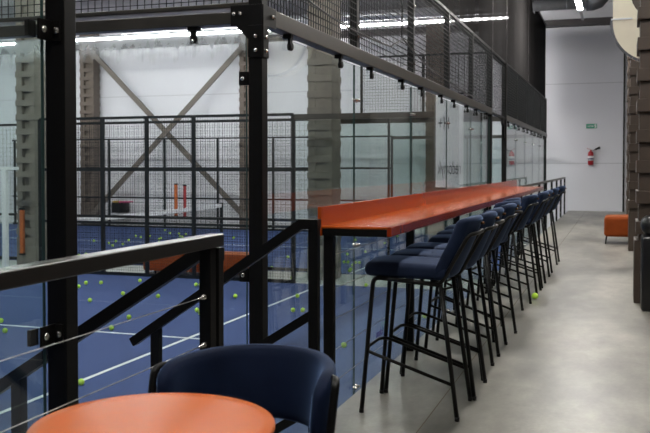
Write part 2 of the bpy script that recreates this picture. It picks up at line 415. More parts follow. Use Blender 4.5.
def end_wall(y0, y1, label, near, ps):
    t = thing('glass_end_wall', (PX0 + .04, (y0 + y1) / 2, CZ), label, 'glass wall')
    for y in (y0, y1 - .085):
        p = MB().box(PX0, PX1, y, y + .085, CZ, MT).build('post', 'black', t, bevel=.003)
    MB().box(PX0 + .002, PX1 + .004, y0 + .02, y1 - .02, BZ0, BZ1).build('top_beam', 'bronze', t, bevel=.003)
    gy = PX0 + .045
    N = 5
    for k in range(N):
        a, b = ps[k] + .006, ps[k + 1] - .006
        g = MB().box(gy - .006, gy + .006, a, b, CZ + .02, BZ0 - .03).build('glass_panel', 'glass', t)
        ed = MB()
        for yy in (a, b): ed.box(gy - .0061, gy + .0061, yy - .0012, yy + .0012, CZ + .02, BZ0 - .03)
        ed.build('glass_edge', 'glassedge', g)
        for q in (.22, .78):
            yy = lerp(a, b, q)
            cl = MB().box(gy - .02, gy + .035, yy - .022, yy + .022, BZ0 - .028, BZ0 + .001).box(gy + .012, gy + .03, yy - .02, yy + .02, BZ0 - .10, BZ0 - .02)
            cl.lathe((gy + .008, yy, BZ0 - .075), [(.022, 0), (.022, .03)], 12, 'x')
            cl.build('edge_clip', 'black', g)
        if k:
            jb = MB()
            for z in (1.87, .72, -.42):
                for s in (-1, 1):
                    bolt(jb, (gy + .006, ps[k] + s * .035, z), .017, 'x', 1)
                    jb.lathe((gy + .008, ps[k] + s * .035, z), [(.012, 0), (.012, .03), (.002, .035)], 10, 'x')
                jb.box(gy + .018, gy + .026, ps[k] - .05, ps[k] + .05, z - .008, z + .008)
            jb.build('joint_clamps', 'bolt', t)
    for k in range(1, N):
        mp = MB().box(PX0 + .01, PX0 + .075, ps[k] - .02, ps[k] + .04, BZ1 - .02, MT).build('mesh_post', 'black', t, bevel=.003)
        if k < 4 and near:
            q = MB(); bolt(q, (PX0 + .075, ps[k] + .01, 2.38), .014, 'x', 1); bolt(q, (PX0 + .075, ps[k] + .01, 2.95), .014, 'x', 1); q.build('bolt', 'bolt', mp)
    mb = wire_panel(MB(), 'y', y0 + .085, y1 - .085, BZ1, MT - .02, PX0 + .07, .05, .0028)
    mb.build('wire_mesh', 'wire', t)
    MB().box(PX0 + .03, PX0 + .075, y0, y1, MT - .035, MT).build('mesh_rail', 'black', t)
    return t
w1 = end_wall(4.66, 14.24, 'near black steel framed glass wall running directly behind the orange counter', True, [4.745, 6.63, 8.61, 10.52, 12.32, 14.155])
w2 = end_wall(16.06, 25.2, 'farther glass wall with dark mesh on top, meeting the white far wall', False, [lerp(16.145, 25.115, k / 5) for k in range(6)])

# corner plates with bolts on the near corner post
cp = MB()
cp.box(PX0 - .11, PX1 + .003, 4.652, 4.662, 2.165, 2.285).box(PX0, PX1 + .003, 4.652, 4.662, 1.98, 2.165)
cp.prism([(PX0 + .005, 2.17), (PX0 - .08, 2.17), (PX0 + .005, 2.08)], 'y', 4.652, 4.662)
cp.box(PX1 - .002, PX1 + .008, 4.663, 4.86, 2.165, 2.285).box(PX1 - .002, PX1 + .008, 4.663, 4.745, 1.98, 2.165)
pl = cp.build('corner_plate', 'black', w1, bevel=.002)
q = MB()
for x, z in ((PX0 - .085, 2.235), (PX0 - .045, 2.235), (PX0 + .05, 2.10), (PX0 + .05, 2.02)): bolt(q, (x, 4.652, z), .012, 'y', -1)
for y, z in ((4.70, 2.10), (4.70, 2.02), (4.79, 2.23), (4.82, 2.23)): bolt(q, (PX1 + .008, y, z), .012, 'x', 1)
q.build('bolt', 'bolt', pl)
# knee brackets at the farther wall's corner, and the mesh over the gap between the courts
kb = MB()
kb.prism([(16.06, 2.20), (15.78, 2.20), (15.78, 2.12), (15.96, 2.06), (16.0, 1.86), (16.06, 1.86)], 'x', PX0 + .02, PX0 + .06)
kb.build('knee_bracket', 'black', w2)
gm = thing('wire_mesh_infill', (PX0 + .05, 15.15, 2.2), 'short mesh infill bridging the gap between the two glass walls', 'mesh panel')
wire_panel(MB(), 'y', 14.24, 16.06, 2.22, MT - .02, PX0 + .05).build('wire_mesh', 'wire', gm)
for za, zb in ((MT - .04, MT), (2.20, 2.235)): MB().box(PX0 + .03, PX0 + .07, 14.24, 16.06, za, zb).build('frame_rail', 'black', gm)

# near side of the nearest court, left of the corner post
ns = thing('glass_side_wall', (-4, 4.70, CZ), 'streaked glass side wall with black beam, left of the bolted corner post', 'glass wall')
for x in (-4.05, -6.05, -8.05): MB().box(x - .04, x + .04, 4.665, 4.735, CZ, MT).build('post', 'black', ns, bevel=.003)
MB().box(-8.05, PX0, 4.664, 4.744, BZ0, BZ1 - .03).build('top_beam', 'bronze', ns, bevel=.003)
MB().box(-8.05, PX0, 4.66, 4.70, BZ1 - .005, BZ1 + .022).build('mesh_rail', 'bronze', ns, bevel=.004)
for a, b in ((-3.99, PX0 - .03), (-5.99, -4.11), (-7.99, -6.11)):
    g = MB().box(a, b, 4.695, 4.707, CZ + .02, BZ0 - .02).build('glass_panel', 'glassd', ns)
    MB().box(b - .002, b + .002, 4.6945, 4.7075, CZ + .02, BZ0 - .02).build('glass_edge', 'glassedge', g)
    x = b - .34
    c = MB().box(x - .035, x + .035, 4.68, 4.72, BZ0 - .022, BZ0 + .001).box(x - .018, x + .018, 4.684, 4.694, BZ0 - .10, BZ0 - .02).lathe((x, 4.69, BZ0 - .07), [(.024, 0), (.024, .03)], 12, 'y').build('edge_clip', 'black', g)
    q = MB(); bolt(q, (x, 4.684, BZ0 - .085), .011); q.build('bolt', 'bolt', c)
sc = MB()
for z in (1.86, .71): sc.box(PX0 - .065, PX0 + .005, 4.668, 4.678, z - .04, z + .04).box(PX0 - .012, PX0 + .002, 4.668, 4.71, z - .04, z + .04)
c = sc.build('side_clamp', 'black', ns, bevel=.002)
q = MB()
for z in (1.86, .71): bolt(q, (PX0 - .04, 4.668, z), .014)
q.build('bolt', 'bolt', c)
wire_panel(MB(), 'x', -8.0, PX0, BZ1, MT - .02, 4.69).build('wire_mesh', 'wire', ns)

# the court left of the stairs: corner post and the glass held by clamps
w0 = thing('glass_corner_wall', (PX0 + .04, 1.2, CZ), 'tall black post with clamped glass pane at the left edge, before the handrail', 'glass wall')
MB().box(PX0, PX1, 2.77, 2.845, CZ, 4.3).build('post', 'black', w0, bevel=.003)
gq = PX0 + .022
g = MB().box(gq - .006, gq + .006, .75, 2.722, CZ + .02, BZ0).build('glass_panel', 'glass', w0)
MB().box(gq - .0062, gq + .0062, 2.7215, 2.7235, CZ + .02, BZ0).build('glass_edge', 'glassedge', g)
g = MB().box(gq - .006, gq + .006, -1.25, .73, CZ + .02, BZ0).build('glass_panel', 'glass', w0)
MB().box(PX0, PX1, -1.3, 2.77, BZ0, BZ1).build('top_beam', 'bronze', w0)
for z in (1.853, .718):
    c = MB().box(gq + .008, gq + .018, 2.682, 2.769, z - .038, z + .038).box(gq + .018, gq + .052, 2.759, 2.769, z - .038, z + .038).build('clamp', 'black', w0, bevel=.002)
    MB().box(gq - .026, gq - .008, 2.655, 2.70, z - .03, z + .03).build('clamp_back', 'black', w0, bevel=.002)
    q = MB(); bolt(q, (gq + .018, 2.705, z), .015, 'x', 1); q.build('bolt', 'bolt', c)
    q = MB(); bolt(q, (gq + .038, 2.759, z), .013, 'y', -1); q.build('bolt', 'bolt', c)
for x in (-4.05,):
    MB().box(x - .04, x + .04, 2.79, 2.86, CZ, MT).build('post', 'black', w0)
MB().box(-8, PX0, 2.78, 2.84, BZ0, BZ1).build('top_beam', 'bronze', w0)
MB().box(-3.99, PX0 - .03, 2.80, 2.812, CZ + .02, BZ0 - .02).build('glass_panel', 'glass', w0)

# mesh side fences
def side_fence(y, x_posts, x_end, label, glass_to=None, upper=None, step=.05, wr=.0021):
    t = thing('mesh_side_fence', (-8, y, CZ), label, 'fence')
    x0 = max(x_posts)
    for x in x_posts: MB().box(x - .032, x + .032, y - .032, y + .032, CZ, CZ + 3.05).build('post', 'fence', t)
    for z, h in ((.03, .06), (1.02, .05), (2.05, .06), (3.05, .05)):
        MB().box(x_end, x0, y - .025, y + .025, CZ + z - h / 2, CZ + z + h / 2).build('rail', 'fence', t)
    wire_panel(MB(), 'x', x_end, x0, CZ + .06, CZ + 3.03, y - .01, step, wr).build('wire_mesh', 'wire', t)
    if glass_to is not None:
        MB().box(x0, glass_to, y - .03, y + .03, BZ0, BZ1).build('top_beam', 'bronze', t)
        xs = [x0, (x0 + glass_to) / 2, glass_to]
        for a, b in zip(xs[:-1], xs[1:]):
            MB().box(a + .02, b - .02, y - .006, y + .006, CZ + .02, BZ0 - .01).build('glass_panel', 'glass', t)
        for x in xs[1:2]: MB().box(x - .02, x + .02, y + .015, y + .05, CZ, BZ0).build('post', 'fence', t)
    if upper:
        a, b = upper
        wire_panel(MB(), 'x', a, b, BZ1, BZ1 + .95, y, .05, .0022).build('upper_wire_mesh', 'wire', t)
        fr = MB()
        for x in (a, (a + b) / 2, b): fr.box(x - .02, x + .02, y - .02, y + .02, BZ1, BZ1 + .97)
        fr.box(a, b, y - .02, y + .02, BZ1 + .95, BZ1 + .98).build('upper_frame', 'fence', t)
    return t
side_fence(14.68, [-5.58, -7.58, -8.58, -9.56, -11.0], -11.0, 'nearest mesh side fence, behind the nearest court and before the orange bench', glass_to=PX0, upper=(-4.3, -2.1))
side_fence(16.42, [-5.6, -9.6, -13.6, -17.6], -18, 'middle mesh fence standing just behind the orange bench', glass_to=PX0, step=.1, wr=.0018)
side_fence(26.42, [-6.75, -8.75, -10.75, -12.75, -14.75, -16.93, -18.9, -20.9], -21, 'farthest mesh fence in front of the crossed braces and white wall', glass_to=PX0, step=.1, wr=.0018)

# net of the far court
nt = thing('court_net', (-12.05, 20.85, CZ), 'black court net with white top tape across the far blue court', 'net')
sag = lambda y: CZ + .88 + .04 * ((y - 20.85) / 4.4) ** 2
nv, nf = [], []
for k in range(21):
    y = lerp(16.53, 25.2, k / 20)
    for dx, dz in ((-.02, -.11), (.02, -.11), (.02, 0), (-.02, 0)): nv.append((-12.05 + dx, y, sag(y) + dz))
for k in range(20):
    for q in range(4): nf.append((4 * k + q, 4 * k + (q + 1) % 4, 4 * k + 4 + (q + 1) % 4, 4 * k + 4 + q))
nf += [(0, 1, 2, 3), (83, 82, 81, 80)]
MB().add(nv, nf).build('top_tape', 'netband', nt)
MB().box(-12.054, -12.046, 16.53, 25.2, CZ + .03, CZ + .78).build('netting', 'courtnet', nt)
for y in (16.53, 25.25): MB().box(-12.09, -12.01, y - .04, y + .04, CZ, CZ + .95).build('post', 'fence', nt)

# dark woven screen hanging from the roof above the mesh
cu = thing('hanging_net', (-2.1, 15, 3.2), 'dark woven net hanging from the roof above the mesh over the counter', 'net')
nv, nf = [], []
ys = [2.6 + .2 * k for k in range(120)]
for y in ys:
    dx = .012 * math.sin(y * 7.0) + .01 * math.sin(y * 2.3)
    nv += [(-2.1 + dx, y, MT - .02), (-2.1 + dx * .3, y, 5.22 if abs(y - 22.6) < .25 else 5.47)]
for k in range(len(ys) - 1): nf.append((2 * k, 2 * k + 2, 2 * k + 3, 2 * k + 1))
mm = MB().add(nv, nf, True); mm.build('net_cloth', 'curtain', cu)
for y in (9.1, 15.13, 17.06, 21.26): MB().box(-2.09, -2.085, y - .008, y + .008, MT, 5.47).build('net_seam', 'steelbeam', cu)
for ya, yb in ((2.6, 22.38), (22.82, 26.45)): MB().box(-2.12, -2.08, ya, yb, 5.45, 5.49).build('net_hem', 'steelbeam', cu)

# loose cable sagging along the mesh
pts = []
def sagline(a, b, s, n=14):
    return [(lerp(a[0], b[0], i / n), lerp(a[1], b[1], i / n), lerp(a[2], b[2], i / n) - s * math.sin(pi * i / n)) for i in range(n + 1)]
pts = sagline((-1.955, 4.75, 2.50), (-1.955, 7.6, 2.42), .06) + sagline((-1.955, 7.62, 2.43), (-1.955, 8.05, 2.55), .0, 4)[1:] + sagline((-1.955, 8.07, 2.55), (-1.955, 10.5, 2.36), .05)[1:] + sagline((-1.955, 10.52, 2.36), (-1.955, 12.6, 2.33), .02)[1:]
tag(MB().tube(pts, .008, 6).build('loose_cable', 'black'), 'black cable sagging along the wire mesh above the glass beam', 'cable')
tag(MB().tube([(-1.955, 8.05, 2.55), (-1.96, 8.02, 2.60), (-1.955, 8.04, 2.8), (-1.955, 8.04, 3.24)], .006, 6).build('drop_cable', 'black'), 'short black cable dropping from the mesh top rail to the sagging one', 'cable')

# ------------------------------------------------------------------ platform railing, stair handrails
RX = -1.47
def cyl_bolt(mb, c, ax, s): return mb.lathe(c, [(.012, 0), (.012, .012 * s), (.016, .013 * s), (.016, .022 * s), (.006, .03 * s), (.005, .05 * s), (.001, .051 * s)], 12, ax)
r = thing('platform_railing', (RX, 1.4, 0), 'black railing with flat handrail and steel cables beside the round table', 'railing')
MB().rbox(RX - .03, RX + .03, -1.5, 3.04, 1.042, 1.09, .003, 1, smooth=False).build('handrail', 'railblack', r)
MB().box(RX - .025, RX + .022, 2.935, 2.985, -.1, 1.043).build('post', 'black', r, bevel=.002)
MB().box(RX - .025, RX + .022, .9, .95, -.1, 1.043).build('post', 'black', r, bevel=.002)
for z in (.86, .68, .50, .32, .14):
    MB().tube([(RX, -1.5, z), (RX, 2.9, z)], .0017, 6).build('cable', 'cable', r)
    q = MB(); q.lathe((RX, 2.935, z), [(.003, -.06), (.004, -.02), (.010, -.018), (.011, -.006), (.011, .001)], 12, 'y').build('cable_anchor', 'bolt', r)

def stair_rail(y, label, dz=0):
    t = thing('stair_handrail', (RX, y, CZ), label, 'handrail')
    MB().prism([(RX + .03, 1.062 + dz), (RX - .07, 1.062 + dz), (-2.53, .408), (-2.505, .368), (RX - .055, 1.012 + dz), (RX + .03, 1.012 + dz)], 'y', y - .025, y + .025).build('handrail', 'black', t)
    MB().box(-2.40, -2.35, y - .022, y + .022, CZ, .47).build('post', 'black', t, bevel=.002)
    MB().box(RX - .022, RX + .028, y - .022, y + .022, -.2, 1.03).build('post', 'black', t, bevel=.002)
    for z in (.60, .12): MB().bar((RX, y, z), (-2.37, y, z - .575), .03, .045).build('rail', 'black', t)
    return t
sr = stair_rail(3.016, 'nearer black stair handrail sloping down from the cable railing post', -.024)
sr2 = stair_rail(4.155, 'farther black stair handrail sloping down beside the counter end', .018)

# railing from the counter to the far wall
fr = thing('platform_railing', (RX, 20, 0), 'far black railing between the counter end and the white wall', 'railing')
MB().box(RX - .025, RX + .025, 13.9, 25.3, 1.0, 1.04).build('handrail', 'bronze', fr)
for k in range(8):
    y = lerp(13.95, 25.25, k / 7); MB().box(RX - .022, RX + .022, y - .022, y + .022, 0, 1.0).build('post', 'black', fr)
for z in (.86, .68, .50, .32, .14): MB().tube([(RX, 13.9, z), (RX, 25.25, z)], .0028, 6).build('cable', 'cable', fr)

# ------------------------------------------------------------------ counter
CY0, CY1 = 4.29, 13.5; CT = 1.037
bc = thing('bar_counter', (-1.28, 8.9, 0), 'long glossy orange bar counter with upstand on black legs', 'counter')
MB().rbox(-1.475, -1.105, CY0, CY1, CT - .012, CT, .003, 2, smooth=False).build('countertop', 'orange', bc)
MB().rbox(-1.494, -1.472, CY0 - .006, CY1 - .15, CT - .052, CT + .10, .003, 2, smooth=False).build('backsplash', 'splash', bc)
MB().rbox(-1.122, -1.098, CY0, CY1, CT - .048, CT, .003, 2, smooth=False).build('front_fascia', 'fascia', bc)
uf = MB().box(-1.47, -1.124, CY0 + .002, CY0 + .05, CT - .05, CT - .013).box(-1.47, -1.43, CY0 + .05, CY1, CT - .05, CT - .013).box(-1.165, -1.124, CY0 + .05, CY1, CT - .05, CT - .013)
for y in (6.2, 8.1, 10.0, 11.9, 13.4): uf.box(-1.43, -1.16, y - .02, y + .02, CT - .05, CT - .013)
uf.build('under_frame', 'black', bc)
for y in (4.335, 6.2, 8.1, 10.0, 11.9, 13.4):
    MB().box(-1.472, -1.418, y - .022, y + .022, 0, CT - .02).build('leg', 'black', bc, bevel=.002)
    for z in (.876, .694, .528, .362, .19): MB().lathe((-1.445, y + .022, z), [(.006, 0), (.006, .035), (.003, .045)], 8, 'y').build('cable_anchor', 'black', bc)
for z in (.876, .694, .528, .362, .19): MB().tube([(-1.445, 4.35, z), (-1.445, 13.4, z)], .0019, 6).build('cable', 'cable', bc)

# ------------------------------------------------------------------ bar stools
SX = -1.07
def make_stool():
    t = thing('bar_stool', (SX, 0, 0), '', 'bar stool', 'navy bar stools along the counter')
    X = lambda x: SX + x
    R = .0125
    def P(x, y, z): return (X(x), y, z)
    for s in (-1, 1):
        ft = fillet([P(-.262, .213 * s, .004), P(-.203, .185 * s, .742), P(-.12, .185 * s, .737)], .05, 7)
        MB().tube(ft, R, 10).lathe(P(-.262, .213 * s, 0), [(.0135, 0), (.0135, .022)], 12).build('leg', 'tube', t)
        MB().tube([P(.264, .213 * s, .004), P(.168, .183 * s, .716)], R, 10).lathe(P(.264, .213 * s, 0), [(.0135, 0), (.0135, .022)], 12).build('leg', 'tube', t)
    sf = MB()
    for s in (-1, 1): sf.tube([P(-.13, .185 * s, .7375), P(.165, .184 * s, .715)], R, 10)
    sf.tube([P(-.08, -.185, .734), P(-.08, .185, .734)], .009, 8).tube([P(.11, -.185, .718), P(.11, .185, .718)], .009, 8)
    sf.build('seat_frame', 'tube', t)
    bk = fillet([P(.150, -.184, .716), P(.178, -.186, .735), P(.318, -.192, .985), P(.345, -.13, .99), P(.350, 0, .99), P(.345, .13, .99), P(.318, .192, .985), P(.178, .186, .735), P(.150, .184, .716)], .045, 6)
    MB().tube(bk, .0105, 10).build('back_frame', 'tube', t)
    # footrest: a hoop, level in front and falling to the rear legs
    yf, yr = .201, .206
    fpts = fillet([P(.246, -yr, .185), P(-.226, -yf, .335), P(-.252, -.12, .345), P(-.252, .12, .345), P(-.226, yf, .335), P(.246, yr, .185)], .03, 5)
    MB().tube(fpts, .0095, 8).build('footrest', 'tube', t)
    # seat cushion with a waterfall front
    def seatf(x, y, z):
        u = (x + .29) / .50
        dz = -.014 * max(0, .32 - u) ** 2 / .1 - .012 * u
        dz += .010 * (1 - (2 * y / .40) ** 2) if z > .78 else 0
        pinch = 1 - .10 * max(0, .3 - u) / .3
        if z < .78 and u < .25: dz += .012 * (.25 - u) / .25
        return (X(x), y * pinch, z + dz)
    st = MB().rbox(-.262, .21, -.20, .20, .748, .830, .034, 4, 4, seatf).build('seat', 'velvet', t)
    def backf(x, y, z):
        h = (z - .74) / .34
        lean = .185 + .175 * h - .025 * h * h
        wrap = -.055 * (abs(y) / .2) ** 2.2
        w = 1 - .06 * max(0, h - .6)
        tk = 1 - .12 * max(0, h - .7)
        return (X(lean + x * tk + wrap), y * w, z - .012 * (abs(y) / .2) ** 3 * (1 if h > .5 else 0))
    b = MB().rbox(-.035, .035, -.20, .20, .74, 1.08, .028, 4, 4, backf).build('backrest', 'velvet', t)
    MB().lathe(P(.371, 0, 1.04), [(.0005, .004), (.006, .003), (.008, 0), (.008, -.02)], 14, 'x').build('stud', 'copper', b)
    return t
stool = make_stool()
spots = [(4.765, 0, 0, 'nearest navy velvet bar stool, seen whole beside the counter end'),
         (5.212, .02, 0, 'second navy bar stool from the counter end, tucked close behind the nearest'),
         (5.69, 0, 0, 'third navy bar stool counted from the near counter end'),
         (6.42, 0, 0, 'fourth navy bar stool from the near counter end'),
         (6.98, -.03, .28, 'fifth navy bar stool, turned slightly, back wider than its neighbours'),
         (7.62, -.10, .1, 'sixth navy bar stool, pushed in under the counter with only its back top showing'),
         (8.50, -.03, .08, 'seventh navy bar stool, beside the tennis ball on the concrete'),
         (9.45, 0, 0, 'fifth last navy bar stool, just past the one beside the floor ball'),
         (10.06, 0, 0, 'fourth last navy bar stool towards the white wall'),
         (11.10, 0, 0, 'second last navy bar stool near the counter far end'),
         (12.45, 0, 0, 'last navy bar stool, at the counter far end by the white wall')]
for i, (y, dx, rz, lab) in enumerate(spots):
    o = stool if i == 0 else copy_tree(stool)
    o.location = (SX + dx, y, 0); o.rotation_euler = (0, 0, -rz); o['label'] = lab

# ------------------------------------------------------------------ round table and armchair
TX, TY, TR, TZ = -1.013, 1.757, .280, .756
rt = thing('round_table', (TX, TY, 0), 'small round glossy orange bistro table at the bottom left', 'table')
MB().lathe((TX, TY, TZ), [(TR - .012, -.022), (TR - .003, -.018), (TR, -.011), (TR, -.004), (TR - .003, 0), (TR - .03, 0), (.01, 0)], 96).build('tabletop', 'orangetop', rt)
MB().lathe((TX, TY, 0), [(.035, .02), (.03, .05), (.028, TZ - .03), (.09, TZ - .025), (.09, TZ - .021)], 24).build('pedestal', 'black', rt)
MB().lathe((TX, TY, 0), [(.2, 0), (.2, .008), (.19, .014), (.04, .022)], 40).build('base_plate', 'black', rt)

AX, AY = -.990, 2.185
ac = thing('armchair', (AX, AY, 0), 'navy velvet armchair with wraparound back at the round orange table', 'chair')
def shell():
    nA, ring = 40, 14; vs, fs = [], []
    for i in range(nA + 1):
        t = lerp(-96, 96, i / nA); a = math.radians(t)
        rx, ry = .2245, .258
        e = max(0, abs(t) - 35) / 83
        zt = .797 - .022 * e ** 1.6
        zb = .585 - .015 * e
        if abs(t) > 76: zt -= .05 * ((abs(t) - 76) / 20) ** 2.2; zb += .03 * ((abs(t) - 76) / 20) ** 2
        th = .026 * (1 if abs(t) < 86 else math.sqrt(max(.12, 1 - ((abs(t) - 86) / 10.5) ** 2)))
        nx, ny = math.sin(a), math.cos(a)
        for k in range(ring):
            q = 2 * pi * k / ring; c, s = math.cos(q), math.sin(q)
            w = math.copysign(abs(c) ** .55, c) * th; hh = math.copysign(abs(s) ** .42, s)
            z = (zt + zb) / 2 + hh * (zt - zb) / 2
            flare = .045 * (z - zb) / .21
            vs.append((AX + nx * (rx + w + flare * .35), AY + ny * (ry + w) + (.05 * (z - zb) / .21) * max(0, ny), z))
    for i in range(nA):
        for k in range(ring): fs.append((i * ring + k, i * ring + (k + 1) % ring, (i + 1) * ring + (k + 1) % ring, (i + 1) * ring + k))
    fs += [tuple(reversed(range(ring))), tuple(nA * ring + k for k in range(ring))]
    return MB().add(vs, fs, True)
shell().build('backrest', 'velvetshade', ac)
MB().rbox(AX - .23, AX + .23, AY - .23, AY + .21, .39, .475, .035, 4, 2).build('seat', 'velvetshade', ac)
for s in (-1, 1):
    MB().tube(fillet([(AX + s * .25, AY - .20, 0), (AX + s * .274, AY + .015, .765), (AX + s * .262, AY + .05, .772), (AX + s * .215, AY + .07, .76)], .04, 6), .012, 10).build('leg', 'tube', ac)
    MB().tube([(AX + s * .235, AY + .25, 0), (AX + s * .20, AY + .16, .41)], .0115, 10).build('leg', 'tube', ac)
    MB().tube([(AX + s * .260, AY - .09, .405), (AX + s * .20, AY + .16, .405)], .009, 8).build('seat_rail', 'tube', ac)

# ------------------------------------------------------------------ tennis balls
def make_ball():
    bm = bmesh.new(); bmesh.ops.create_icosphere(bm, subdivisions=3, radius=.033)
    mb = MB().add([v.co + Vector((0, 0, .033)) for v in bm.verts], [tuple(v.index for v in f.verts) for f in bm.faces], True); bm.free()
    t = thing('tennis_ball', (0, 0, 0), '', 'ball')
    mb.build('felt', 'ball', t)
    pts = []
    for i in range(40):
        q = 2 * pi * i / 40; al = .44
        x = al * math.sin(q) * 1.0 + 0; 
        a = pi / 2 - (pi / 2 - .5) * math.cos(q); b = q / 1 + .5 * math.sin(2 * q)
        v = Vector((math.sin(a) * math.cos(b), math.sin(a) * math.sin(b), math.cos(a))) * .0328
        pts.append((v.x, v.y, v.z + .033))
    MB().tube(pts, .0011, 5, True).build('seam', 'seam', t)
    return t
ball = make_ball()
